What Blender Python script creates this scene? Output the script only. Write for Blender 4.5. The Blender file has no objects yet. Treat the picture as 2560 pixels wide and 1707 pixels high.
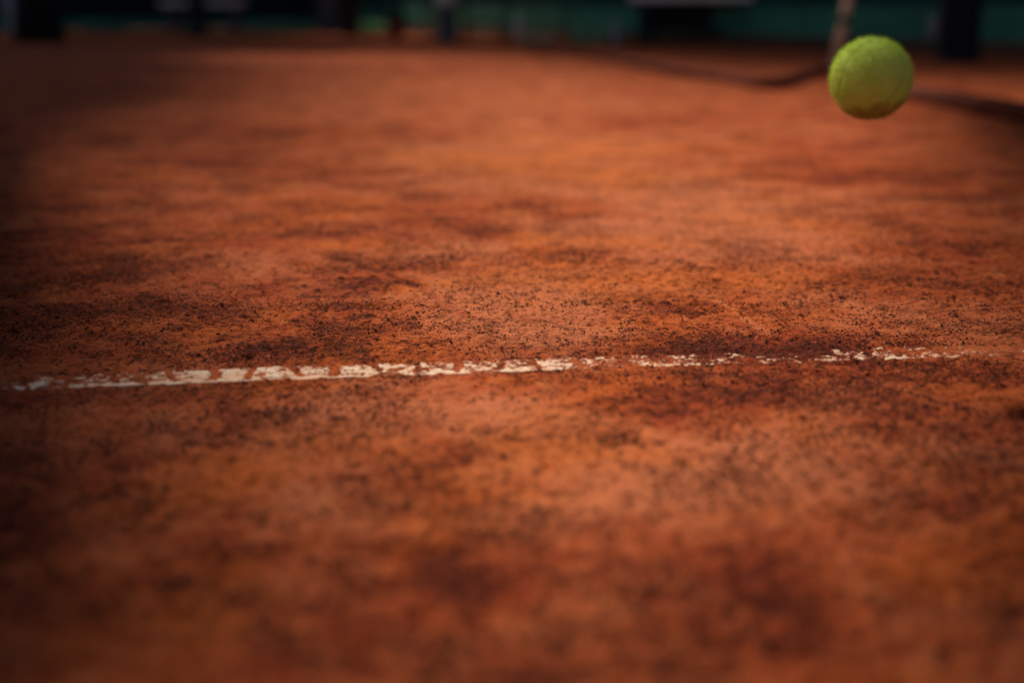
import bpy, math, random
import numpy as np
from mathutils import Vector, Matrix, Quaternion

rad = math.radians
sc = bpy.context.scene
C = sc.collection

# ------------------------------------------------------------------ camera
CH = 0.32                      # camera height above the clay
PITCH = rad(13.2)
FPX, CX, CY = 3555.0, 1280.0, 853.5      # focal length in photograph pixels
cam = bpy.data.cameras.new('camera'); camo = bpy.data.objects.new('camera', cam); C.objects.link(camo)
camo.location = (0, 0, CH)
camo.rotation_euler = (math.pi/2 - PITCH, 0, 0)
cam.sensor_width = 36.0; cam.lens = 50.0
cam.clip_start = 0.02; cam.clip_end = 500
cam.dof.use_dof = True
cam.dof.focus_distance = 1.44
cam.dof.aperture_fstop = 2.25
cam.dof.aperture_blades = 8
cam.dof.aperture_rotation = rad(12)
sc.camera = camo

# ------------------------------------------------------------------ light
SUN_EL = rad(54); SUN_H = Vector((-0.62, 0.785, 0)).normalized()     # towards the sun, on the ground
SDIR = Vector((SUN_H.x*math.cos(SUN_EL), SUN_H.y*math.cos(SUN_EL), math.sin(SUN_EL)))
w = bpy.data.worlds.new('World'); sc.world = w; w.use_nodes = True
wn = w.node_tree; bg = wn.nodes['Background']
sky = wn.nodes.new('ShaderNodeTexSky'); sky.sky_type = 'NISHITA'; sky.sun_disc = False
sky.sun_elevation = SUN_EL; sky.sun_rotation = math.atan2(SUN_H.x, SUN_H.y)
sky.dust_density = 3.0; sky.ozone_density = 1.0
wn.links.new(sky.outputs[0], bg.inputs[0]); bg.inputs[1].default_value = 0.055
sl = bpy.data.lights.new('sun', 'SUN'); so = bpy.data.objects.new('sun', sl); C.objects.link(so)
sl.energy = 5.0; sl.angle = rad(8); sl.color = (1.0, 0.86, 0.68)
so.rotation_euler = (-SDIR).to_track_quat('-Z', 'Y').to_euler()
sc.view_settings.view_transform = 'Standard'; sc.view_settings.look = 'None'
sc.view_settings.exposure = 0.02; sc.view_settings.gamma = 1.0
sc.cycles.use_denoising = True
sc.cycles.max_bounces = 5

# ------------------------------------------------------------------ helpers
def G(px, py):
    """ground point that the photograph shows at pixel (px, py)"""
    a = PITCH + math.atan((py-CY)/FPX)
    D = CH/math.tan(a)
    z = D*math.cos(PITCH) + CH*math.sin(PITCH)
    return ((px-CX)/FPX*z, D)
def tag(o, label=None, cat=None, group=None, kind=None):
    if label: o['label'] = label
    if cat: o['category'] = cat
    if group: o['group'] = group
    if kind: o['kind'] = kind
    return o
def empty(name, loc, rz=0, **k):
    o = bpy.data.objects.new(name, None); C.objects.link(o)
    o.location = loc; o.rotation_euler = (0, 0, rz); o.empty_display_size = .1
    return tag(o, **k)
def mesh_obj(name, verts, faces, mat, parent=None, smooth=False):
    me = bpy.data.meshes.new(name)
    me.from_pydata([tuple(v) for v in verts], [], faces)
    me.materials.append(mat)
    if smooth: me.polygons.foreach_set('use_smooth', [True]*len(me.polygons))
    me.update()
    o = bpy.data.objects.new(name, me); C.objects.link(o)
    if parent: o.parent = parent
    return o
def np_mesh(name, V, F, mat, parent=None, smooth=False, attrs=None):
    """V (n,3), F (m,k) with k = 3 or 4"""
    me = bpy.data.meshes.new(name)
    V = np.ascontiguousarray(V, dtype=np.float32); F = np.ascontiguousarray(F, dtype=np.int32)
    k = F.shape[1]
    me.vertices.add(len(V)); me.vertices.foreach_set('co', V.ravel())
    me.loops.add(F.size); me.loops.foreach_set('vertex_index', F.ravel())
    me.polygons.add(len(F)); me.polygons.foreach_set('loop_start', np.arange(0, F.size, k, dtype=np.int32))
    me.update(calc_edges=True)
    if smooth: me.polygons.foreach_set('use_smooth', np.ones(len(F), dtype=bool))
    for n, a in (attrs or {}).items():
        at = me.attributes.new(n, 'FLOAT', 'POINT'); at.data.foreach_set('value', np.ascontiguousarray(a, dtype=np.float32).ravel())
    me.materials.append(mat); me.update()
    o = bpy.data.objects.new(name, me); C.objects.link(o)
    if parent: o.parent = parent
    return o
class MB:
    def __init__(s): s.v = []; s.f = []
    def box(s, c, d, bev=0.0, rot=None):
        x, y, z = d[0]/2, d[1]/2, d[2]/2
        b = min(bev, x*.9, y*.9, z*.9)
        pts = []
        if b <= 0:
            pts = [(i*x, j*y, k*z) for i in (-1, 1) for j in (-1, 1) for k in (-1, 1)]
            fs = [(0,1,3,2), (4,6,7,5), (0,4,5,1), (2,3,7,6), (0,2,6,4), (1,5,7,3)]
        else:   # octagonal plan with chamfered top and bottom
            def ring(ix, iy, zz):
                return [(ix-b, -iy, zz), (ix, -iy+b, zz), (ix, iy-b, zz), (ix-b, iy, zz), (-ix+b, iy, zz), (-ix, iy-b, zz), (-ix, -iy+b, zz), (-ix+b, -iy, zz)]
            pts = ring(x-b*.6, y-b*.6, -z) + ring(x, y, -z+b) + ring(x, y, z-b) + ring(x-b*.6, y-b*.6, z)
            fs = [tuple(range(7, -1, -1)), tuple(range(24, 32))]
            for r in range(3):
                for i in range(8):
                    j = (i+1) % 8; fs.append((r*8+i, r*8+j, r*8+8+j, r*8+8+i))
        n = len(s.v); c = Vector(c)
        for p in pts:
            p = Vector(p)
            if rot is not None: p = rot @ p
            s.v.append(c+p)
        s.f += [tuple(n+i for i in f) for f in fs]
        return s
    def tube(s, pts, r, seg=12, cap=True):
        pts = [Vector(p) for p in pts]; n0 = len(s.v)
        rs = r if isinstance(r, (list, tuple)) else [r]*len(pts)
        for i, p in enumerate(pts):
            t = (pts[min(i+1, len(pts)-1)] - pts[max(i-1, 0)]).normalized()
            u = t.cross(Vector((0, 0, 1)))
            if u.length < .05: u = t.cross(Vector((1, 0, 0)))
            u.normalize(); v = t.cross(u)
            for k in range(seg):
                a = 2*math.pi*k/seg
                s.v.append(p + (u*math.cos(a) + v*math.sin(a))*rs[i])
        for i in range(len(pts)-1):
            for k in range(seg):
                a = n0+i*seg+k; b = n0+i*seg+(k+1) % seg
                s.f.append((a, b, b+seg, a+seg))
        if cap:
            s.f.append(tuple(n0+k for k in range(seg-1, -1, -1)))
            m = n0+(len(pts)-1)*seg; s.f.append(tuple(m+k for k in range(seg)))
        return s
    def lathe(s, prof, seg=24, c=(0, 0, 0)):
        n0 = len(s.v)
        for (r, z) in prof:
            for k in range(seg):
                a = 2*math.pi*k/seg
                s.v.append(Vector((c[0]+r*math.cos(a), c[1]+r*math.sin(a), c[2]+z)))
        for i in range(len(prof)-1):
            for k in range(seg):
                a = n0+i*seg+k; b = n0+i*seg+(k+1) % seg
                s.f.append((a, b, b+seg, a+seg))
        s.f.append(tuple(n0+k for k in range(seg-1, -1, -1)))
        m = n0+(len(prof)-1)*seg; s.f.append(tuple(m+k for k in range(seg)))
        return s
    def build(s, name, mat, parent=None, smooth=False):
        return mesh_obj(name, s.v, s.f, mat, parent, smooth)

# numpy value noise
def h2(ix, iy, seed):
    n = (ix.astype(np.int64)*374761393 + iy.astype(np.int64)*668265263 + seed*982451653) & 0x7fffffff
    n = ((n ^ (n >> 13))*1274126177) & 0x7fffffff
    n = (n ^ (n >> 16)) & 0xffffff
    return n.astype(np.float32)/float(0xffffff)
def vn(x, y, seed):
    x0 = np.floor(x); y0 = np.floor(y); fx = x-x0; fy = y-y0
    fx = fx*fx*(3-2*fx); fy = fy*fy*(3-2*fy)
    a = h2(x0, y0, seed); b = h2(x0+1, y0, seed); c = h2(x0, y0+1, seed); d = h2(x0+1, y0+1, seed)
    return (a*(1-fx)+b*fx)*(1-fy) + (c*(1-fx)+d*fx)*fy
def fbm(x, y, cell, octv, seed, gain=.5):
    t = 0; a = 1; s = 0
    ca, sa = math.cos(.7), math.sin(.7)
    for i in range(octv):
        t = t + a*vn(x/cell+17.3*i, y/cell-9.1*i, seed+i*31); s += a; a *= gain; cell *= .5
        x, y = x*ca-y*sa, x*sa+y*ca
    return t/s
def sstep(a, b, x):
    t = np.clip((x-a)/(b-a), 0, 1); return t*t*(3-2*t)

# ------------------------------------------------------------------ materials
def new_mat(name):
    m = bpy.data.materials.new(name); m.use_nodes = True
    nt = m.node_tree; return m, nt, nt.nodes['Principled BSDF']
def N(nt, t, **k):
    n = nt.nodes.new(t)
    for a, b in k.items(): setattr(n, a, b)
    return n
def ramp(nt, src, stops, interp='LINEAR'):
    r = N(nt, 'ShaderNodeValToRGB'); r.color_ramp.interpolation = interp
    el = r.color_ramp.elements
    while len(el) < len(stops): el.new(.5)
    for e, (p, c) in zip(el, stops):
        e.position = p; e.color = (c, c, c, 1) if isinstance(c, (int, float)) else (*c, 1)
    nt.links.new(src, r.inputs[0]); return r.outputs[0]
def mixc(nt, f, a, b, mode='MIX'):
    m = N(nt, 'ShaderNodeMix', data_type='RGBA', blend_type=mode)
    for s, v in ((m.inputs[0], f), (m.inputs[6], a), (m.inputs[7], b)):
        if isinstance(v, (int, float)): s.default_value = v
        elif isinstance(v, tuple): s.default_value = (*v, 1)
        else: nt.links.new(v, s)
    return m.outputs[2]
def mth(nt, op, a, b=0.0, clamp=False):
    m = N(nt, 'ShaderNodeMath', operation=op, use_clamp=clamp)
    for s, v in ((m.inputs[0], a), (m.inputs[1], b)):
        if isinstance(v, (int, float)): s.default_value = v
        else: nt.links.new(v, s)
    return m.outputs[0]
def noise(nt, vec, scale, detail=4, rough=.55, dist=0.0):
    n = N(nt, 'ShaderNodeTexNoise'); n.inputs['Scale'].default_value = scale
    n.inputs['Detail'].default_value = detail; n.inputs['Roughness'].default_value = rough
    n.inputs['Distortion'].default_value = dist
    nt.links.new(vec, n.inputs['Vector']); return n.outputs[0]
def attr(nt, name):
    a = N(nt, 'ShaderNodeAttribute', attribute_name=name); return a.outputs['Fac']

def simple(name, col, rough=.7, var=.25, scale=6, metal=0, bump=.0, spec=.3):
    m, nt, p = new_mat(name)
    geo = N(nt, 'ShaderNodeTexCoord').outputs['Object']
    n = noise(nt, geo, scale, 5, .6)
    c0 = tuple(x*(1-var) for x in col); c1 = tuple(min(1, x*(1+var)) for x in col)
    nt.links.new(ramp(nt, n, [(.3, c0), (.7, c1)]), p.inputs['Base Color'])
    p.inputs['Roughness'].default_value = rough; p.inputs['Metallic'].default_value = metal
    p.inputs['Specular IOR Level'].default_value = spec
    if bump:
        b = N(nt, 'ShaderNodeBump'); b.inputs['Strength'].default_value = bump; b.inputs['Distance'].default_value = .01
        nt.links.new(noise(nt, geo, scale*12, 4, .6), b.inputs['Height']); nt.links.new(b.outputs[0], p.inputs['Normal'])
    return m

def clay_material(name, use_attr=True):
    m, nt, p = new_mat(name)
    pos = N(nt, 'ShaderNodeNewGeometry').outputs['Position']
    base_dry = (0.45, 0.099, 0.031)      # pale pinkish dry dust
    base_org = (0.50, 0.105, 0.018)      # loose orange powder
    base_mid = (0.36, 0.062, 0.018)
    base_wet = (0.17, 0.028, 0.012)     # damp compacted clay
    dens = noise(nt, pos, 7.5, 3, .6)
    dm = ramp(nt, mth(nt, 'ADD', mth(nt, 'MULTIPLY', dens, .6), mth(nt, 'MULTIPLY', noise(nt, pos, 28, 4, .65), .4)), [(.44, 0.0), (.58, 1.0)])
    if use_attr:
        dm = mth(nt, 'ADD', dm, mth(nt, 'MULTIPLY', attr(nt, 'speck'), .6), True)
        dm = mth(nt, 'SUBTRACT', dm, mth(nt, 'MULTIPLY', attr(nt, 'tone'), .35), True)
    n1 = noise(nt, pos, 2.3, 5, .6, .6)
    n2 = noise(nt, pos, 11.0, 6, .68, .4)
    n3 = noise(nt, pos, 55.0, 5, .65)
    t = mth(nt, 'ADD', mth(nt, 'MULTIPLY', n1, .38), mth(nt, 'MULTIPLY', n2, .52))
    t = mth(nt, 'ADD', t, mth(nt, 'MULTIPLY', n3, .30))     # mean .6
    mp = N(nt, 'ShaderNodeMapping'); mp.vector_type = 'TEXTURE'
    mp.inputs['Rotation'].default_value = (0, 0, rad(-66)); mp.inputs['Scale'].default_value = (1/5.0, 1/34.0, 1)
    nt.links.new(pos, mp.inputs['Vector'])
    stk = noise(nt, mp.outputs[0], 1.0, 5, .65, .5)
    t = mth(nt, 'ADD', t, mth(nt, 'MULTIPLY', mth(nt, 'SUBTRACT', stk, .5), .26))
    t = mth(nt, 'SUBTRACT', t, mth(nt, 'MULTIPLY', mth(nt, 'SUBTRACT', dm, .5), .05))
    if use_attr:
        t = mth(nt, 'ADD', t, mth(nt, 'MULTIPLY', attr(nt, 'tone'), .34))
        t = mth(nt, 'ADD', t, mth(nt, 'MULTIPLY', attr(nt, 'crest'), .05))
    col = ramp(nt, t, [(.42, base_wet), (.52, base_mid), (.62, base_dry), (.82, (0.56, 0.168, 0.072))])
    o = noise(nt, pos, 4.2, 4, .6, 1.0)
    om = ramp(nt, o, [(.50, 0.0), (.66, 1.0)])
    if use_attr: om = mth(nt, 'ADD', om, attr(nt, 'orange'), True)
    om = mth(nt, 'MULTIPLY', om, .75)
    lum = ramp(nt, t, [(.42, (0.16, 0.03, 0.008)), (.58, base_org), (.8, (0.60, 0.15, 0.03))])
    col = mixc(nt, om, col, lum)
    # dark granules and pits of burnt brick, thick in some places and thin in others
    s1 = noise(nt, pos, 165, 3, .6); s2 = noise(nt, pos, 420, 2, .5)
    th = mth(nt, 'ADD', mth(nt, 'MULTIPLY', dm, .125), -.02)
    k1 = ramp(nt, mth(nt, 'ADD', s1, th), [(.655, 0.0), (.70, 1.0)])
    k2 = ramp(nt, mth(nt, 'ADD', s2, mth(nt, 'MULTIPLY', dm, .15)), [(.655, 0.0), (.71, 1.0)])
    s0 = noise(nt, pos, 80, 2, .5)
    k0 = ramp(nt, mth(nt, 'ADD', s0, mth(nt, 'MULTIPLY', dm, .05)), [(.655, 0.0), (.70, 1.0)])
    k = mth(nt, 'MAXIMUM', mth(nt, 'MAXIMUM', k1, mth(nt, 'MULTIPLY', k2, .75)), mth(nt, 'MULTIPLY', k0, .8))
    col = mixc(nt, mth(nt, 'MULTIPLY', k, .88), col, (0.040, 0.010, 0.007))
    mot = noise(nt, pos, 120, 6, .75)
    col = mixc(nt, mth(nt, 'ADD', mth(nt, 'MULTIPLY', dm, .65), .25), col, ramp(nt, mot, [(.36, (.50, .38, .42)), (.56, (1.0, 1.0, 1.0))]), 'MULTIPLY')
    fine = noise(nt, pos, 900, 2, .6)
    col = mixc(nt, .5, col, ramp(nt, fine, [(.3, .62), (.7, 1.0)]), 'MULTIPLY')
    nt.links.new(col, p.inputs['Base Color'])
    p.inputs['Roughness'].default_value = .95; p.inputs['Specular IOR Level'].default_value = .12
    hgt = mth(nt, 'ADD', mth(nt, 'MULTIPLY', noise(nt, pos, 700, 4, .65), .5), mth(nt, 'MULTIPLY', noise(nt, pos, 180, 4, .6), 1.0))
    hgt = mth(nt, 'SUBTRACT', hgt, mth(nt, 'MULTIPLY', k, .5))
    b = N(nt, 'ShaderNodeBump'); b.inputs['Strength'].default_value = .9; b.inputs['Distance'].default_value = .0024
    nt.links.new(hgt, b.inputs['Height']); nt.links.new(b.outputs[0], p.inputs['Normal'])
    return m, nt, p, col, k

M_clay = clay_material('red_clay')[0]

def grain_material():
    m, nt, p = new_mat('brick_grain')
    a = attr(nt, 'shade')
    nt.links.new(ramp(nt, a, [(0, (.028, .009, .006)), (.45, (.085, .018, .010)), (.75, (.24, .048, .018)), (1, (.48, .13, .05))]), p.inputs['Base Color'])
    p.inputs['Roughness'].default_value = .85; p.inputs['Specular IOR Level'].default_value = .25
    return m

# ------------------------------------------------------------------ the clay: relief
def relief(x, y):
    near = sstep(9.0, 2.0, np.hypot(x, y))
    z = (fbm(x, y, .9, 3, 5)-.5)*.012 + (fbm(x, y, .11, 3, 11)-.5)*.0045
    crumb = fbm(x, y, .013, 3, 23)
    z = z + near*(crumb-.5)*.0034
    dens = fbm(x, y, .16, 2, 77)
    pit = sstep(.66, .80, vn(x/.0072, y/.0072, 41)+.16*(dens-.5))
    z = z - near*pit*.0024
    lump = sstep(.70, .88, vn(x/.0095+3.7, y/.0095, 43)+.2*(dens-.5))
    z = z + near*lump*.0021
    return z, crumb, dens

def line_frame():
    pts = [G(*p) for p in ((0, 976), (524, 960), (900, 944), (1200, 937), (1550, 924), (1660, 921), (2100, 904), (2440, 895))]
    A = np.array(pts); k, c = np.polyfit(A[:, 0], A[:, 1], 1)
    return k, c
LK, LC = line_frame()
LU = np.array([1, LK])/math.hypot(1, LK); LN = np.array([-LU[1], LU[0]]); L0 = np.array([0, LC])
LW = .046
def line_uv(x, y):
    dx = x-L0[0]; dy = y-L0[1]
    return dx*LU[0]+dy*LU[1], dx*LN[0]+dy*LN[1]
def u_of_px(px):
    py = 976 - (px)*.0335
    x, y = G(px, py); return line_uv(x, y)[0]

# painted-by-feet tone of the clay: (px, py, rx, ry, amount) in photograph pixels
TONE = [(1280, 260, 420, 90, .3), (1200, 400, 300, 60, .55), (900, 540, 260, 30, -.3), (600, 420, 260, 40, -.25), (1450, 470, 220, 30, .4), (2100, 430, 160, 20, -.4), (1050, 330, 120, 12, -.3), (1600, 300, 160, 14, -.35), (500, 640, 140, 14, .3), (250, 740, 160, 16, -.15), (1650, 600, 320, 70, .5), (1900, 520, 300, 60, .35), (1330, 800, 200, 45, .6),
        (1230, 730, 140, 30, .6), (1450, 840, 160, 20, .6), (2130, 800, 160, 30, .25), (1850, 1180, 260, 90, .85), (1450, 1230, 200, 90, .5),
        (850, 1090, 260, 80, .45), (1280, 1060, 150, 50, .5), (1780, 1340, 200, 60, -.3), (1900, 1430, 130, 60, -.3), (1690, 1055, 120, 50, -.4),
        (1850, 1030, 90, 30, -.3), (1960, 890, 190, 22, -.5), (1750, 880, 130, 22, -.45), (560, 870, 260, 30, -.22), (150, 800, 180, 50, -.22),
        (880, 820, 130, 30, -.35), (1230, 1460, 160, 60, -.4), (1060, 1450, 70, 90, -.2), (520, 1380, 140, 40, -.25), (1000, 700, 120, 30, -.4),
        (1350, 520, 180, 22, -.5), (1430, 640, 110, 18, -.6), (1220, 585, 60, 10, -.7), (900, 440, 120, 20, -.5), (700, 330, 200, 22, -.4),
        (1750, 760, 120, 22, -.5), (1830, 970, 230, 25, -.35), (2350, 650, 200, 60, -.3), (260, 640, 250, 60, -.2), (1330, 1680, 500, 40, -.1), (1120, 1130, 80, 30, -.3)]
ORG = [(900, 608, 75, 9, 1.2), (1310, 588, 50, 7, 1.0), (270, 446, 60, 8, 1.0), (1180, 400, 140, 16, .8), (1420, 430, 200, 22, .7), (480, 225, 110, 12, .6),
       (620, 570, 120, 9, .7), (740, 500, 120, 14, .5), (1000, 880, 130, 22, 1.0), (800, 860, 100, 20, .9), (1650, 700, 220, 20, .8), (1900, 790, 120, 18, .7),
       (1310, 960, 80, 12, .9), (1330, 1150, 160, 40, .7), (1180, 1250, 160, 50, .6), (1060, 1400, 60, 90, .5), (1600, 960, 150, 30, .5), (2000, 690, 200, 20, .5),
       (800, 330, 120, 16, .5), (1500, 370, 160, 18, .7)]
SPK = [(400, 780, 420, 110, .45), (1850, 870, 300, 40, .9), (1500, 850, 200, 50, .35), (2300, 1000, 220, 90, .4), (300, 1100, 300, 120, .35), (1100, 850, 260, 40, .4)]
STROKES = [((1930, 850), (1790, 755), 7, .9, 'tone'), ((1880, 770), (1760, 690), 9, .4, 'orange'), ((820, 635), (1040, 720), 9, -.6, 'tone'), ((1040, 720), (1180, 800), 12, -.4, 'tone'),
           ((760, 603), (950, 612), 5, 1.0, 'orange'), ((1100, 730), (1350, 860), 22, .5, 'tone'), ((2180, 838), (2290, 838), 5, .6, 'tone'), ((560, 560), (740, 590), 8, .6, 'orange'),
           ((900, 380), (1150, 420), 8, .5, 'orange'), ((1400, 560), (1700, 500), 9, .35, 'tone'), ((1550, 330), (2000, 420), 10, .3, 'orange')]
def splat(x, y, L):
    out = np.zeros_like(x)
    wob = fbm(x, y, .12, 3, 201)-.5
    for (px, py, rx, ry, a) in L:
        gx, gy = G(px, py); z = gy*math.cos(PITCH)+CH*math.sin(PITCH)
        sx = rx*z/FPX; sy = ry*(gy*gy+CH*CH)/(FPX*CH)
        d = ((x-gx)/sx)**2 + ((y-gy)/sy)**2
        out += a*np.exp(-d*.5*np.exp(2.2*wob))
    return out
def strokes(x, y, which):
    out = np.zeros_like(x)
    for (p, q, wd, a, kind) in STROKES:
        if kind != which: continue
        A = np.array(G(*p)); B = np.array(G(*q)); d = B-A; L2 = d.dot(d)
        t = np.clip(((x-A[0])*d[0]+(y-A[1])*d[1])/L2, 0, 1)
        dist = np.hypot(x-A[0]-t*d[0], y-A[1]-t*d[1])
        z = (A[1]+B[1])/2; ww = wd*z/FPX*1.4
        out += a*np.exp(-(dist/ww)**2)*(.5+.8*vn(x/.03, y/.03, 9))
    return out

def axis(near, lo_n, hi_n, lo, hi, grow):
    a = list(np.arange(lo_n, hi_n+near/2, near))
    s = near; v = a[-1]
    while v < hi: s *= grow; v += s; a.append(v)
    s = near; v = a[0]; b = []
    while v > lo: s *= grow; v -= s; b.append(v)
    return np.array(b[::-1]+a)
xs = axis(.0022, -.66, .66, -120, 120, 1.035)
ys = axis(.0021, .52, 1.9, -60, 220, 1.014)
X, Y = np.meshgrid(xs, ys); X = X.astype(np.float64); Y = Y.astype(np.float64)
Z, crumb, dens = relief(X, Y)
u, v = line_uv(X, Y)
inl = sstep(-.004, .001, v)*sstep(LW+.004, LW-.001, v)
Z = Z*(1-.55*inl)
tone = splat(X, Y, TONE)+strokes(X, Y, 'tone'); org = splat(X, Y, ORG)+strokes(X, Y, 'orange'); spk = splat(X, Y, SPK)
nx, ny = len(xs), len(ys)
idx = np.arange(nx*ny).reshape(ny, nx)
F = np.stack([idx[:-1, :-1], idx[:-1, 1:], idx[1:, 1:], idx[1:, :-1]], -1).reshape(-1, 4)
ground = np_mesh('ground', np.stack([X, Y, Z], -1).reshape(-1, 3), F, M_clay, smooth=True,
                 attrs={'tone': tone, 'orange': np.clip(org, 0, 1), 'speck': np.clip(spk, 0, 1), 'crest': (crumb-.5)*2})
tag(ground, kind='structure')

# ------------------------------------------------------------------ loose brick grains on the clay
rng = np.random.default_rng(7)
def grains():
    n = 340000
    D = .5+2.4*rng.random(n)**1.5
    x = (rng.random(n)*2-1)*(.42*D+.05); y = D
    d = fbm(x, y, .13, 3, 77+5); d2 = fbm(x, y, .03, 2, 91)
    s = np.clip(splat(x, y, SPK), 0, 1)
    keep = rng.random(n) < np.clip(sstep(.46, .60, d*.55+d2*.45)*.85+.05+.30*s, 0, 1)
    uu, vv = line_uv(x, y); keep &= ~((vv > -.003) & (vv < LW) & (rng.random(n) < .93))
    x, y = x[keep], y[keep]; n = len(x)
    z, _, _ = relief(x, y)
    r = .00045+.0012*rng.random(n)**3.2; r += (rng.random(n) < .008)*.0016*rng.random(n)
    base = np.array([(1, 0, 0), (-1, 0, 0), (0, 1, 0), (0, -1, 0), (0, 0, 1), (0, 0, -1)], float)
    fac = np.array([(0, 2, 4), (2, 1, 4), (1, 3, 4), (3, 0, 4), (2, 0, 5), (1, 2, 5), (3, 1, 5), (0, 3, 5)])
    P = base[None]*(.6+.7*rng.random((n, 6, 1))) + (rng.random((n, 6, 3))-.5)*.5
    a = rng.random(n)*6.283; ca, sa = np.cos(a), np.sin(a)
    Q = P.copy(); Q[..., 0] = P[..., 0]*ca[:, None]-P[..., 1]*sa[:, None]; Q[..., 1] = P[..., 0]*sa[:, None]+P[..., 1]*ca[:, None]
    Q[..., 2] *= .75
    Q *= r[:, None, None]
    Q[..., 0] += x[:, None]; Q[..., 1] += y[:, None]; Q[..., 2] += (z+r*.25)[:, None]
    Fc = (fac[None]+6*np.arange(n)[:, None, None]).reshape(-1, 3)
    sh = np.repeat(rng.random(n)**.8*.88+(rng.random(n) < .10)*.12, 6)
    o = np_mesh('gravel', Q.reshape(-1, 3), Fc, grain_material(), attrs={'shade': sh})
    tag(o, 'dark crushed brick grains scattered thickly over the red clay', 'brick grit', kind='stuff')
grains()

# ------------------------------------------------------------------ the worn white line
def line_tape():
    m, nt, p = new_mat('worn_line_tape')
    pos = N(nt, 'ShaderNodeNewGeometry').outputs['Position']
    du = attr(nt, 'dust')
    g = noise(nt, pos, 330, 5, .7)
    d = mth(nt, 'ADD', du, mth(nt, 'MULTIPLY', mth(nt, 'SUBTRACT', g, .5), .9))
    white = ramp(nt, noise(nt, pos, 90, 4, .6), [(.3, (.62, .43, .30)), (.7, (.80, .66, .52))])
    clay = ramp(nt, noise(nt, pos, 60, 4, .6), [(.3, (.24, .045, .018)), (.7, (.46, .12, .05))])
    film = ramp(nt, noise(nt, pos, 35, 4, .7), [(.40, 0.0), (.66, .75)])
    col = mixc(nt, film, white, (.66, .33, .20))
    col = mixc(nt, ramp(nt, d, [(.40, 0.0), (.62, 1.0)]), col, clay)
    nt.links.new(col, p.inputs['Base Color'])
    p.inputs['Roughness'].default_value = .75; p.inputs['Specular IOR Level'].default_value = .2
    b = N(nt, 'ShaderNodeBump'); b.inputs['Strength'].default_value = .6; b.inputs['Distance'].default_value = .001
    nt.links.new(noise(nt, pos, 500, 4, .6), b.inputs['Height']); nt.links.new(b.outputs[0], p.inputs['Normal'])
    du_ = .0008; us = np.arange(-.75, .85, du_); vs = np.linspace(0, LW, 56)
    U, V = np.meshgrid(us, vs)
    x = L0[0]+U*LU[0]+V*LN[0]; y = L0[1]+U*LU[1]+V*LN[1]
    pxs = np.array([-60, 0, 50, 160, 250, 330, 430, 520, 620, 850, 1160, 1240, 1340, 1420, 1540, 1600, 1700, 1850, 1930, 2040, 2080, 2140, 2250, 2390, 2440, 2520, 2640.])
    cov = np.array([.1, .34, .40, .46, .46, .50, .56, .72, .69, .69, .70, .60, .58, .72, .68, .56, .48, .38, .30, .20, .40, .46, .44, .44, .20, .14, 0.])
    cu = np.array([u_of_px(q) for q in pxs])
    cvr = np.interp(U, cu, cov)
    tv = V/LW
    n = .22*fbm(x, y, .022, 4, 301, .6)+.26*fbm(U*1.0, V*2.0, .012, 3, 311)+.62*fbm(U, V*1.1, .0055, 3, 317, .8)
    n = (n/1.10-.5)*3.6+.5
    dust = n + (.62-cvr)*1.15
    # nearest edge stays cleaner, far side is buried first
    dust += -.42*sstep(.26, .12, tv)*sstep(.35, .5, cvr) + .30*sstep(.78, 1.0, tv) + .35*sstep(.6, .2, cvr)*sstep(.3, .6, tv)
    gaps = [57, 164, 283, 337, 427, 524, 622, 733, 842, 947, 1054, 1154, 1258, 1345, 1464, 1575, 1680, 1790, 1900, 2105, 2190, 2280, 2370]
    ww = fbm(x, y, .02, 3, 330)-.5
    for g_ in gaps:
        ug = u_of_px(g_) + (g_*7919 % 13-6)*.0003
        wd = .0022+.0014*((g_*31) % 7)/7
        dd = np.abs(U-ug+.010*(tv-.5)*(1 if g_ % 2 else -.4)+ww*.014)
        dust += .95*sstep(wd*1.9, wd*.4, dd)*sstep(.10, .30, tv+.16*((g_*17) % 5)/5)
    rib = -sstep(.0, .12, tv)*0
    z = .0016 + (fbm(x, y, .02, 3, 340)-.5)*.0012 + .0008*sstep(.4, .7, dust)
    zg = relief(x, y)[0]*.25 - .0008
    z = z+zg
    z[0, :] -= .0; z[-1, :] -= .003
    bury = sstep(.58, .74, dust)
    z = z - .0034*bury
    V3 = np.stack([x, y, z], -1).reshape(-1, 3)
    r, c = U.shape; idx = np.arange(r*c).reshape(r, c)
    F = np.stack([idx[:-1, :-1], idx[:-1, 1:], idx[1:, 1:], idx[1:, :-1]], -1).reshape(-1, 4)
    # front edge of the strip, down into the clay
    fe = V3[idx[0]].copy(); fe[:, 2] -= .006; n0 = len(V3)
    V3 = np.vstack([V3, fe]); e = np.arange(c-1)
    F2 = np.stack([n0+e, n0+e+1, idx[0, 1:], idx[0, :-1]], -1)
    dustv = np.concatenate([dust.ravel(), dust[0]+.6])
    o = np_mesh('line_tape', V3, np.vstack([F, F2]), m, smooth=True, attrs={'dust': dustv})
    tag(o, 'worn white court line half buried in the red clay', 'court line')
line_tape()

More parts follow.
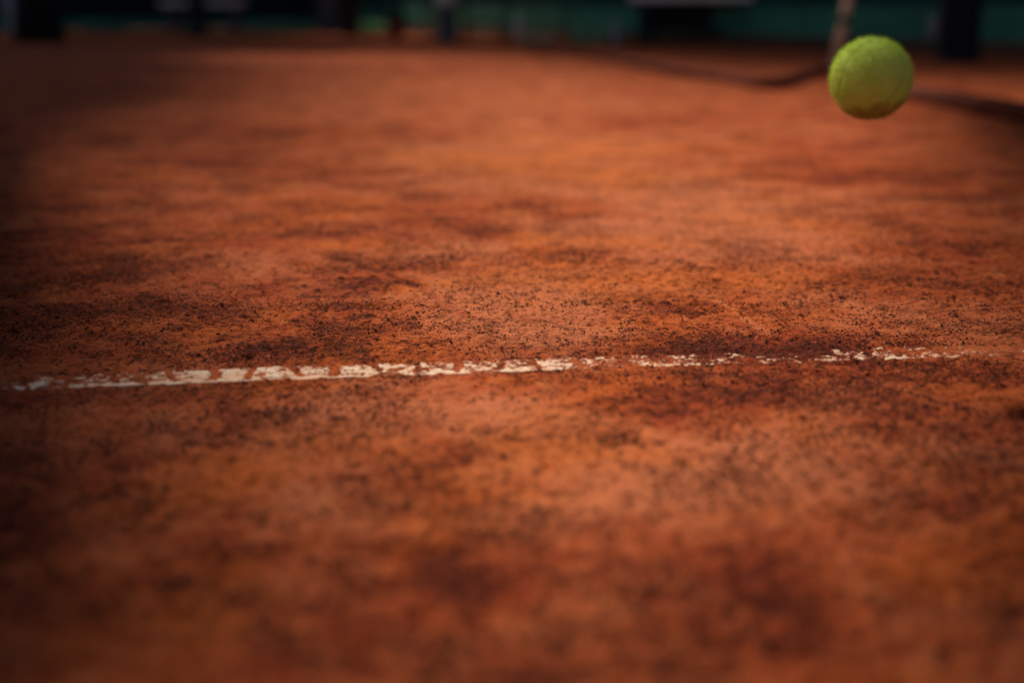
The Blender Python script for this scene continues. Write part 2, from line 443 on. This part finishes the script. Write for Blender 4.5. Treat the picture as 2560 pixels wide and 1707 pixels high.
# ------------------------------------------------------------------ tennis ball
def ball():
    R = .0335
    # centre at pixel (2177, 190), distance along the axis 1.19 m
    zc = 1.215
    xc = (2177-CX)/FPX*zc; yc = -(197-CY)/FPX*zc
    fwd = Vector((0, math.cos(PITCH), -math.sin(PITCH))); up = Vector((0, math.sin(PITCH), math.cos(PITCH)))
    c = Vector((0, 0, CH)) + fwd*zc + Vector((xc, 0, 0)) + up*yc
    t = empty('tennis_ball', c, label='fuzzy yellow green tennis ball bouncing in the air above the clay', cat='ball')
    rot = Quaternion((-0.264, -0.269, 0.926, -0.004)).normalized().to_matrix()
    m, nt, p = new_mat('ball_felt')
    ob = N(nt, 'ShaderNodeTexCoord').outputs['Object']
    n1 = noise(nt, ob, 60, 5, .65)
    col = ramp(nt, n1, [(.3, (.68, .88, .12)), (.7, (.80, .98, .22))])
    sep = N(nt, 'ShaderNodeSeparateXYZ'); nt.links.new(ob, sep.inputs[0])
    # clay picked up by the underside: dirt stays with the ball
    low = mth(nt, 'ADD', mth(nt, 'MULTIPLY', sep.outputs[2], -38.0), mth(nt, 'MULTIPLY', mth(nt, 'SUBTRACT', noise(nt, ob, 45, 3, .6), .5), 1.3))
    low = mth(nt, 'ADD', low, mth(nt, 'MULTIPLY', sep.outputs[0], 8.0))
    dirt = ramp(nt, low, [(.65, 0.0), (1.4, .65)])
    col = mixc(nt, dirt, col, (.26, .13, .02))
    nt.links.new(col, p.inputs['Base Color'])
    p.inputs['Roughness'].default_value = 1.0; p.inputs['Specular IOR Level'].default_value = .05
    p.inputs['Sheen Weight'].default_value = .35; p.inputs['Sheen Tint'].default_value = (.8, 1, .3, 1)
    b = N(nt, 'ShaderNodeBump'); b.inputs['Strength'].default_value = .8; b.inputs['Distance'].default_value = .0012
    nt.links.new(noise(nt, ob, 420, 5, .7), b.inputs['Height']); nt.links.new(b.outputs[0], p.inputs['Normal'])
    seg, rg = 128, 80
    th = np.linspace(0, math.pi, rg+1)[1:-1]; ph = np.arange(seg)*2*math.pi/seg
    T, Pp = np.meshgrid(th, ph, indexing='ij')
    S = np.stack([np.sin(T)*np.cos(Pp), np.sin(T)*np.sin(Pp), np.cos(T)], -1).reshape(-1, 3)
    # seam curve (tennis ball curve)
    tt = np.linspace(0, 2*math.pi, 400, endpoint=False); A_ = .44
    aa, bb = .75, .25
    cx_ = aa*np.cos(tt)+bb*np.cos(3*tt); cy_ = aa*np.sin(tt)-bb*np.sin(3*tt); cz_ = 2*math.sqrt(aa*bb)*np.sin(2*tt)
    K = np.stack([cx_, cy_, cz_], -1); K /= np.linalg.norm(K, axis=1)[:, None]
    K = K @ np.array(rot).T
    dmin = np.sqrt(np.maximum(0, 2-2*(S @ K.T).max(1)))
    rr = R*(1-.010*np.exp(-(dmin/.05)**2)) + (rng.random(len(S))-.5)*.0003
    V = S*rr[:, None]
    n = len(V); V = np.vstack([V, [[0, 0, R], [0, 0, -R]]])
    idx = np.arange(n).reshape(rg-1, seg)
    q = np.stack([idx[:-1], idx[1:], np.roll(idx[1:], -1, 1), np.roll(idx[:-1], -1, 1)], -1).reshape(-1, 4)
    tri = [(n, idx[0, i], idx[0, (i+1) % seg]) for i in range(seg)]+[(n+1, idx[-1, (i+1) % seg], idx[-1, i]) for i in range(seg)]
    mesh_obj('felt', V, [tuple(f) for f in q.tolist()]+[tuple(int(a) for a in f) for f in tri], m, t, True)
    # felt fuzz: short fibres standing off the cover
    nf = 17000
    d = rng.normal(size=(nf, 3)); d /= np.linalg.norm(d, axis=1)[:, None]
    dm = np.sqrt(np.maximum(0, 2-2*(d @ K.T).max(1))); d = d[dm > .03]; nf = len(d)
    tan = np.cross(d, rng.normal(size=(nf, 3))); tan /= np.linalg.norm(tan, axis=1)[:, None]
    L = .0012+.0050*rng.random(nf)**3
    tip = d*R + (d*.75+tan*.9)*L[:, None]
    side = np.cross(d, tan)*.00022
    b0 = d*(R-.0003)+side; b1 = d*(R-.0003)-side
    V = np.stack([b0, b1, tip], 1).reshape(-1, 3); F = np.arange(nf*3).reshape(-1, 3)
    np_mesh('fuzz', V, F, m, t)
    ms = simple('seam_rubber', (.40, .60, .08), .6, .15, 40)
    s = MB(); pts = [Vector(k)*R*.9865 for k in K[::4]]; pts.append(pts[0]); s.tube(pts, .0006, 6, False)
    s.build('seam', ms, t, True)
ball()

# ------------------------------------------------------------------ background things, far out of focus
M_navy = simple('dark_navy', (.008, .012, .022), .7, .3, 3)
M_white = simple('chalky_white', (.85, .83, .78), .6, .12, 3)
M_pale = simple('pale_metal', (.42, .48, .50), .5, .2, 5)
M_grey = simple('grey_concrete', (.11, .11, .115), .9, .25, 8, bump=.4)
M_teal = simple('windscreen_teal', (.003, .055, .060), .9, .3, 1.2, bump=.3)
M_dark = simple('windscreen_dark', (.004, .014, .024), .9, .3, 1.2, bump=.3)
M_green = simple('green_band', (.045, .22, .15), .85, .35, 2.0, bump=.3)
M_green2 = simple('pale_green', (.20, .44, .24), .7, .25, 6)
M_kerb = simple('brown_kerb', (.10, .05, .03), .9, .3, 4, bump=.4)
M_terra = simple('red_terracotta', (.48, .06, .05), .8, .25, 9, bump=.3)
M_wood = simple('weathered_wood', (.80, .66, .50), .8, .3, 14, bump=.5)
M_dwood = simple('dark_bark', (.014, .013, .016), .95, .4, 9, bump=.8)
M_dark_brown = simple('dark_brown_matte', (.13, .048, .036), 1.0, .3, 8, spec=0.0)  # shade put into the colour of the bands on the clay; also bag handle
M_tan = simple('tan_canvas', (.68, .42, .22), .9, .3, 9, bump=.3)
M_leaf = simple('dark_foliage', (.035, .075, .022), .8, .5, 3)
M_metal = simple('painted_steel', (.02, .03, .032), .45, .2, 5, metal=.3)

def fence(p, q, label, step=2.4, H=3.0, z0=.10, z1=.33, kerb=.11, mat=None):
    p = Vector((*p, 0)); q = Vector((*q, 0)); L = (q-p).length; a = math.atan2(q.y-p.y, q.x-p.x)
    t = empty('fence', p, a, label=label, cat='fence', group='tall windscreen fences around the court')
    n = max(1, round(L/step)); s = L/n
    for i in range(n+1):
        m = MB().tube([(i*s, .05, -.02), (i*s, .05, H+.05)], .035, 12); m.lathe([(.04, 0), (.04, .03), (.012, .05)], 12, (i*s, .05, H+.05))
        m.build('post', M_metal, t, True)
    def sheet(z0, z1, mat, name, off):
        nx_, nz = max(2, int(L/.15)), 10; V = []; F = []
        for side in (0, 1):
            for j in range(nz+1):
                for i in range(nx_+1):
                    x = L*i/nx_; zz = z0+(z1-z0)*j/nz
                    b = .025*math.sin(math.pi*((x % s)/s))*math.sin(3.1*x+2*zz)
                    V.append((x, off+b+(side*.004), zz))
        k = (nx_+1)*(nz+1)
        for j in range(nz):
            for i in range(nx_):
                A = j*(nx_+1)+i
                F.append((A, A+1, A+nx_+2, A+nx_+1)); F.append((k+A, k+A+nx_+1, k+A+nx_+2, k+A+1))
        mesh_obj(name, V, F, mat, t, True)
    sheet(z1+.01, H-.03, mat or M_teal, 'windscreen', -.03)
    sheet(z0, z1, M_green, 'lower_band', -.03)
    MB().box((L/2, 0, kerb/2-.01), (L, .16, kerb), .012).build('kerb', M_kerb, t)
    MB().tube([(0, .05, H), (L, .05, H)], .025, 10).tube([(0, .05, z1+.005), (L, .05, z1+.005)], .018, 8).build('rail', M_metal, t, True)
fence((-13, 19.2), (-2.1, 19.0), 'long dark windscreen fence with a green lower band across the back of the court', z0=.035, z1=.17, kerb=.04, mat=M_dark)
fence((-2.1, 19.0), (3.3, 9.6), 'green windscreen fence running forward along the right of the court')
fence((3.3, 9.6), (6.6, 3.8), 'nearest green windscreen fence past the dark post')

def base(px, py): x, y = G(px, py); return x, y
def ppm(py): return FPX/(G(0, py)[1]*math.cos(PITCH)+CH*math.sin(PITCH))   # pixels per metre

# dark tree trunk on the far left
def leaf_crown(cx, cy, cz, rx, ry, rz, n, leaf, seed, dens_thr=.42):
    r = np.random.default_rng(seed)
    P = r.normal(size=(n*2, 3)); P /= np.linalg.norm(P, axis=1)[:, None]
    P *= (r.random(n*2)**.4)[:, None]
    q = fbm(P[:, 0]*3+P[:, 2]*2, P[:, 1]*3-P[:, 2]*1.3, .8, 3, seed)
    P = P[q > dens_thr][:n]; n = len(P)
    C0 = P*np.array([rx, ry, rz])+np.array([cx, cy, cz])
    a = r.normal(size=(n, 3)); a /= np.linalg.norm(a, axis=1)[:, None]
    b = np.cross(a, r.normal(size=(n, 3))); b /= np.linalg.norm(b, axis=1)[:, None]
    s = leaf*(.6+.8*r.random((n, 1)))
    V = np.stack([C0-a*s, C0+b*s*.5, C0+a*s, C0-b*s*.5], 1).reshape(-1, 3)
    return V, np.arange(n*4).reshape(-1, 4)
def tree(x, y, h, r, tr, label, seed, crown_r=None, n=9000, leaf=.13, zc=None):
    t = empty('broadleaf_tree', (x, y, 0), label=label, cat='tree', group='trees around the court')
    rd = random.Random(seed); zc = zc or h*.66
    m = MB(); pts = []; rs = []
    for i in range(9):
        f = i/8; pts.append((rd.uniform(-.06, .06)*f*h*.3, rd.uniform(-.06, .06)*f*h*.3, -.05+f*zc)); rs.append(tr*(1-.55*f)*(1.35 if i == 0 else 1))
    m.tube(pts, rs, 14)
    for k in range(7):
        a = k*.9+rd.random(); st = Vector(pts[4+k % 4]); e = Vector((math.cos(a)*r*.7, math.sin(a)*r*.7, zc+rd.uniform(-.2, .5)*r))
        m.tube([st, st.lerp(e, .5)+Vector((0, 0, .2)), e], [tr*.4, tr*.25, tr*.08], 8)
    m.build('trunk', M_dwood, t, True)
    V, F = leaf_crown(0, 0, zc, r, r, (h-zc)*1.0, n, leaf, seed)
    np_mesh('crown', V, F, M_leaf, t)
tree(*base(100, 108), 5.2, 1.4, .19, 'dark tree trunk standing on the far left edge of the court', 3, n=3000, zc=3.9)
tree(-8.2, 20.9, 15.4, 3.0, .25, 'tall tree rising behind the back fence left of the corner', 5, zc=12.0, n=9000, leaf=.2)
tree(-11.4, 21.0, 15.0, 3.0, .22, 'tree behind the far left of the back fence', 6, zc=12.0, n=8000, leaf=.2)

for (x_, y_, h_, r_, zc_, sd_, lb_) in ((-5.8, 20.8, 24.0, 2.6, 18.0, 7, 'very tall tree behind the middle of the back fence'),
                                       (-7.6, 21.5, 30.0, 2.6, 24.0, 8, 'tallest slim tree behind the right end of the back fence'),
                                       (-1.0, 21.0, 22.0, 2.6, 16.0, 9, 'tall tree behind the corner where the two fences meet'),
                                       (-7.6, 13.1, 12.0, 2.3, 9.0, 10, 'added unseen tree shading the left side of the court further back'),  # this and the next three: unseen trees added to darken the left side
                                       (-6.5, 10.4, 10.6, 1.9, 8.0, 12, 'middle one of the unseen trees added to shade the left side'),
  (-9.3, 16.2, 13.2, 2.5, 10.0, 13, 'farthest of the unseen trees added to shade the left side'),
  (-5.6, 8.0, 9.2, 1.6, 7.0, 11, 'added unseen smaller tree shading the left side of the court')):
    tree(x_, y_, h_, r_, .24, lb_, sd_, zc=zc_, n=8000, leaf=.2)
# A: thin pale post far left
def pipe_post(px, py, wpx, h, mat, name, label, cat):
    x, y = base(px, py); r = wpx/ppm(py)/2
    t = empty(name, (x, y, 0), label=label, cat=cat)
    MB().tube([(0, 0, -.03), (0, 0, h)], r, 16).build('shaft', mat, t, True)
    MB().lathe([(r*1.25, 0), (r*1.3, .02), (r*1.1, .05), (r*.3, .07)], 16, (0, 0, h)).build('cap', mat, t, True)
    MB().lathe([(r*2.0, 0), (r*2.0, .012), (r*1.2, .02)], 16).build('base_plate', mat, t, True)
    return t
pipe_post(28, 84, 22, .52, M_pale, 'metal_post', 'thin pale metal post at the far left edge of the picture', 'post')
def concrete_post():
    x, y = base(822, 86); s = 50/ppm(86)
    t = empty('concrete_post', (x, y, 0), rad(12), label='square grey concrete post beside a dark bin', cat='post')
    MB().box((0, 0, .65), (s, s*.8, 1.36), .02).build('shaft', M_grey, t)
    MB().box((0, 0, 1.36), (s*1.15, s*.95, .05), .015).build('cap', M_grey, t)
concrete_post()
def bin_():
    x, y = base(875, 92); r = 26/ppm(92)
    t = empty('litter_bin', (x, y, 0), label='dark round litter bin right of the grey post', cat='litter bin')
    MB().lathe([(r*.8, 0), (r*.86, .02), (r, .55), (r*1.05, .56), (r*1.05, .6), (r*.95, .6)], 28).build('body', M_navy, t, True)
    MB().lathe([(r*1.02, .601), (r*.9, .66), (r*.4, .70), (r*.1, .705)], 28).build('lid', M_navy, t, True)
bin_()
def pot():
    x, y = base(990, 98); r = 20/ppm(98)
    t = empty('flower_pot', (x, y, 0), label='small red terracotta pot standing before the fence corner', cat='flower pot')
    MB().lathe([(r*.7, 0), (r*.75, .01), (r, .13), (r*1.12, .132), (r*1.12, .165), (r*.98, .165), (r*.95, .14)], 28).build('body', M_terra, t, True)
    V, F = leaf_crown(0, 0, .22, r*1.1, r*1.1, .08, 260, .022, 12)
    np_mesh('plant', V, F, M_leaf, t)
pot()
def bollard():
    x, y = base(1118, 106); k = ppm(106); r = 27/k
    t = empty('bollard', (x, y, 0), label='short grey bollard with a rounded white top', cat='bollard')
    MB().lathe([(r*1.1, -.02), (r*1.1, .03), (r, .04), (r*.92, .325), (r*.9, .335)], 28).build('body', M_grey, t, True)
    MB().lathe([(r*.95, .336), (r*1.02, .37), (r*.98, .45), (r*.75, .50), (r*.4, .53), (r*.05, .54)], 28).build('cap', M_white, t, True)
bollard()
def bench(px0, px1, py, ztop, label, mat, skirt, rz=0.0):
    x, y = base((px0+px1)/2, py); L = (px1-px0)/ppm(py)
    t = empty('bench', (x, y, 0), rz, label=label, cat='bench', group='benches along the back of the court')
    for i in range(3):
        MB().box((0, -.14+.14*i, ztop-.03), (L, .125, .06), .008).build('seat_slat', mat, t)
    for sx in (-1, 1):
        for sy in (-1, 1):
            MB().box((sx*(L/2-.10), sy*.15, (ztop-.06)/2), (.05, .05, ztop-.062), .006).build('leg', M_grey if not skirt else M_navy, t)
    MB().box((0, .0, .14), (L-.25, .04, .04), .006).build('stretcher', M_navy, t)
    if skirt: MB().box((0, .10, (ztop-.04)*.62), (L-.14, .03, ztop*.52), .006).build('back_panel', M_navy, t)
    for i in range(2):
        MB().box((0, .24+.03*i, ztop+.22+.14*i), (L, .03, .11), .008).build('back_slat', mat, t)
    for sx in (-1, 1): MB().box((sx*(L/2-.14), .215, ztop+.14), (.04, .03, .40), .005).build('back_post', M_navy, t)
bench(412, 612, 90, .40, 'white bench at the back left behind a dark stool', M_white, False)
bench(1580, 1910, 117, .43, 'grey white bench with a dark panel below left of the leaning pole', M_white, True, rad(-20))
def stool():
    x, y = base(496, 93); r = 24/ppm(93)
    t = empty('stool', (x, y, 0), label='dark round stool standing before the white bench', cat='stool')
    MB().lathe([(r*1.25, 0), (r*1.25, .02), (r*.9, .05), (r*.85, .40), (r*1.0, .44)], 24).build('pedestal', M_navy, t, True)
    MB().lathe([(r*1.2, .441), (r*1.3, .46), (r*1.3, .50), (r*1.1, .52)], 24).build('seat', M_navy, t, True)
stool()
def bag():
    x, y = base(1340, 113); k = ppm(113); L = 105/k
    t = empty('sports_bag', (x, y, 0), rad(8), label='low tan sports bag lying at the edge of the court', cat='bag')
    m = MB(); n = 9
    pts = [(-L/2+L*i/(n-1), 0, .045) for i in range(n)]
    m.tube(pts, [.030, .042, .046, .047, .046, .047, .046, .042, .030], 18)
    m.build('body', M_tan, t, True)
    MB().tube([(-L*.2, -.02, .085), (-L*.15, -.02, .13), (0, -.02, .145), (L*.15, -.02, .13), (L*.2, -.02, .085)], .006, 8).build('handle', M_dark_brown, t, True)
bag()
def bottle(px, py, h, r, label):
    x, y = base(px, py)
    t = empty('water_bottle', (x, y, 0), label=label, cat='bottle')
    MB().lathe([(r*.9, 0), (r, .01), (r, h*.62), (r*.85, h*.74), (r*.4, h*.86), (r*.4, h*.9)], 20).build('body', M_pale, t, True)
    MB().lathe([(r*.46, h*.901), (r*.46, h), (r*.4, h*1.01)], 16).build('cap', M_white, t, True)
bottle(1298, 101, .24, .05, 'pale bottle standing behind the tan bag')
def crate():
    x, y = base(1490, 106); k = ppm(106); L = 112/k; W = .30; H = .17
    t = empty('crate', (x, y, 0), rad(-14), label='pale green slatted crate on the ground', cat='crate')
    MB().box((0, 0, .012), (L, W, .02), .003).build('floor_board', M_green2, t)
    for sx in (-1, 1):
        for sy in (-1, 1): MB().box((sx*(L/2-.015), sy*(W/2-.015), H/2+.012), (.03, .03, H-.022), .003).build('corner_post', M_green2, t)
    for k_ in range(3):
        z = .045+.052*k_
        m = MB()
        for sy in (-1, 1): m.box((0, sy*(W/2+.004), z), (L, .012, .040), .002)
        for sx in (-1, 1): m.box((sx*(L/2+.004), 0, z), (.012, W-.01, .040), .002)
        m.build('slat', M_green2, t)
crate()
def shrub(px, py, wpx, h, label, seed):
    x, y = base(px, py); r = wpx/ppm(py)/2
    t = empty('shrub', (x, y, 0), label=label, cat='shrub')
    MB().tube([(0, 0, -.02), (0, 0, h*.5)], [.02, .01], 8).build('stem', M_dwood, t, True)
    V, F = leaf_crown(0, 0, h*.55, r, r*.8, h*.45, 1500, .018, seed)
    np_mesh('foliage', V, F, M_green2, t)
bottle(1540, 112, .19, .04, 'small pale bottle standing at the right end of the green crate')
def chair(px, py, wpx, label, rz):
    x, y = base(px, py); W = wpx/ppm(py)
    t = empty('court_chair', (x, y, 0), rad(rz), label=label, cat='chair', group='dark chairs before the side fence')
    MB().box((0, 0, .43), (W, .40, .045), .015).build('seat', M_navy, t)
    MB().box((0, .20, .72), (W, .03, .30), .012, Matrix.Rotation(rad(-10), 3, 'X')).build('backrest', M_navy, t)
    for sx in (-1, 1):
        MB().tube([(sx*(W/2-.03), .17, 0), (sx*(W/2-.03), .17, .42), (sx*(W/2-.03), .21, .86)], .014, 10).build('leg', M_metal, t, True)
        MB().tube([(sx*(W/2-.03), -.20, 0), (sx*(W/2-.03), -.17, .42)], .014, 10).build('leg', M_metal, t, True)
        MB().box((sx*(W/2+.012), 0, .62), (.03, .34, .02), .006).build('armrest', M_navy, t)
    MB().box((0, .15, .17), (W-.08, .02, .03), .004).build('stretcher', M_metal, t)
chair(1215, 107, 120, 'dark chair between the white topped bollard and the tan bag', 8)
chair(1030, 98, 100, 'dark chair between the red pot and the white topped bollard', -12)
shrub(1655, 111, 110, .17, 'low green shrub behind the grey white bench', 31)
shrub(930, 90, 90, .16, 'low green shrub left of the red pot', 32)
shrub(700, 86, 190, .14, 'low spreading green shrub right of the white bench', 33)

def dark_post():
    x, y = base(2392, 157); k = ppm(157); wd = 96/k
    t = empty('padded_post', (x, y, 0), rad(-10), label='thick dark padded post right of the ball', cat='post')
    MB().box((0, 0, .9), (wd*.55, wd*.55, 1.85), .01).build('post', M_metal, t)
    MB().box((0, 0, .72), (wd, wd, 1.5), .03).build('padding', M_navy, t)
    MB().box((-wd*.64, -.02, .205), (.055, .05, .11), .012).build('tap_box', simple('pale_box', (.30, .30, .36), .6, .1, 5), t)
dark_post()
def pole():
    x, y = base(2080, 187); k = ppm(187)
    t = empty('wooden_pole', (x, y, 0), label='pale wooden pole leaning slightly behind the ball', cat='pole')
    t.rotation_euler = (rad(3), rad(9.0), 0)
    MB().tube([(0, 0, -.05), (0, 0, .3), (0, 0, .9), (0, 0, 1.5)], [.023, .022, .021, .020], 16).build('shaft', M_wood, t, True)
    MB().lathe([(.0225, .245), (.025, .247), (.025, .285), (.0225, .287)], 20).build('band', M_metal, t, True)
pole()
def shade_band(pts, r, label):  # dark tubes added in place of soft shade bands on the clay
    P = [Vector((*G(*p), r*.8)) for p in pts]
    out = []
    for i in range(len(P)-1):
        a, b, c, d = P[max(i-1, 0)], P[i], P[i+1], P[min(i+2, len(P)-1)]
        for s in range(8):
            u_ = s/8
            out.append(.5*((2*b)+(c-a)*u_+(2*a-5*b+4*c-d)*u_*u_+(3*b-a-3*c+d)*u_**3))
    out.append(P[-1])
    o = MB().tube(out, r, 12).build('shade_band', M_dark_brown, None, True)
    tag(o, label, 'shade_band', 'dark tubes in place of shade bands on the clay')
shade_band([(1330, 136), (1420, 141), (1498, 150), (1661, 183), (1797, 204), (1906, 222), (1960, 218), (2015, 200), (2072, 186)], .026, 'dark tube put in for the shade band curving left of the wooden pole')
shade_band([(2090, 190), (2150, 222), (2276, 250), (2423, 278), (2559, 303), (2760, 340)], .030, 'dark tube put in for the soft shadow running right from behind the ball')

# ------------------------------------------------------------------ unseen parasols added to darken the clay towards the frame sides
M_canvas = simple('dark_canvas', (.03, .05, .05), .9, .2, 8, bump=.3)
def shade_canopy(A, d, side, size, H, label, arm):
    """square canopy whose shadow edge starts at ground point A and runs along d; side = +1 shades the right of it"""
    d = Vector((d[0], d[1], 0)).normalized(); p = Vector((d.y, -d.x, 0))*side
    k = H/math.tan(SUN_EL)
    c = Vector((A[0], A[1], 0)) + d*size/2 + p*size/2 + SUN_H*k
    a = math.atan2(d.y, d.x)
    off = Vector((arm, 0, 0))
    t = empty('shade_canopy', (c.x+off.x, c.y, 0), label=label, cat='shade_canopy', group='square canopies added out of view for their shade')
    o = Vector((-off.x, 0, 0)); R_ = Matrix.Rotation(a, 3, 'Z'); h = size/2
    n = 12; V = []; F = []
    for s_ in (0, 1):
        for j in range(n+1):
            for i in range(n+1):
                x = -h+size*i/n; y = -h+size*j/n
                q = max(abs(x), abs(y))/h; z = H + .45*(1-q) + (.0 if s_ else -.004)
                V.append(o + R_ @ Vector((x, y, 0)) + Vector((0, 0, z)))
    m_ = (n+1)**2
    for j in range(n):
        for i in range(n):
            A_ = j*(n+1)+i
            F.append((m_+A_, m_+A_+1, m_+A_+n+2, m_+A_+n+1)); F.append((A_, A_+n+1, A_+n+2, A_+1))
    mesh_obj('canopy', V, F, M_canvas, t)
    for sx in (-1, 1):
        for sy in (-1, 1):
            e = o + R_ @ Vector((sx*h*.98, sy*h*.98, 0)) + Vector((0, 0, H-.012))
            MB().tube([o+Vector((0, 0, H+.42)), e], .012, 8).build('rib', M_metal, t, True)
    if arm:
        MB().tube([(0, 0, .1), (0, 0, H+.75)], .04, 14).build('pole', M_metal, t, True)
        MB().tube([(0, 0, H+.72), o*.5+Vector((0, 0, H+.85)), o+Vector((0, 0, H+.72)), o+Vector((0, 0, H+.44))], .03, 12).build('arm', M_metal, t, True)
    else:
        MB().tube([(0, 0, .1), (0, 0, H+.5)], .025, 14).build('pole', M_metal, t, True)
    MB().box((0, 0, .05), (.7, .7, .1), .02).build('base_plate', M_grey, t)
shade_canopy((-.01, .50), (-.32, .947), -1, 4.4, 2.3, 'added unseen dark square canopy on a centre pole, shading the left side', 0)
shade_canopy((.085, .54), (.52, .854), 1, 2.6, 2.2, 'added unseen lower dark square canopy on a side arm, shading the right foreground', 2.3)
shade_canopy((.36, .72), (.24, .97), 1, 4.2, 2.75, 'added unseen larger and higher dark canopy on a side arm, shading the right side', 3.1)
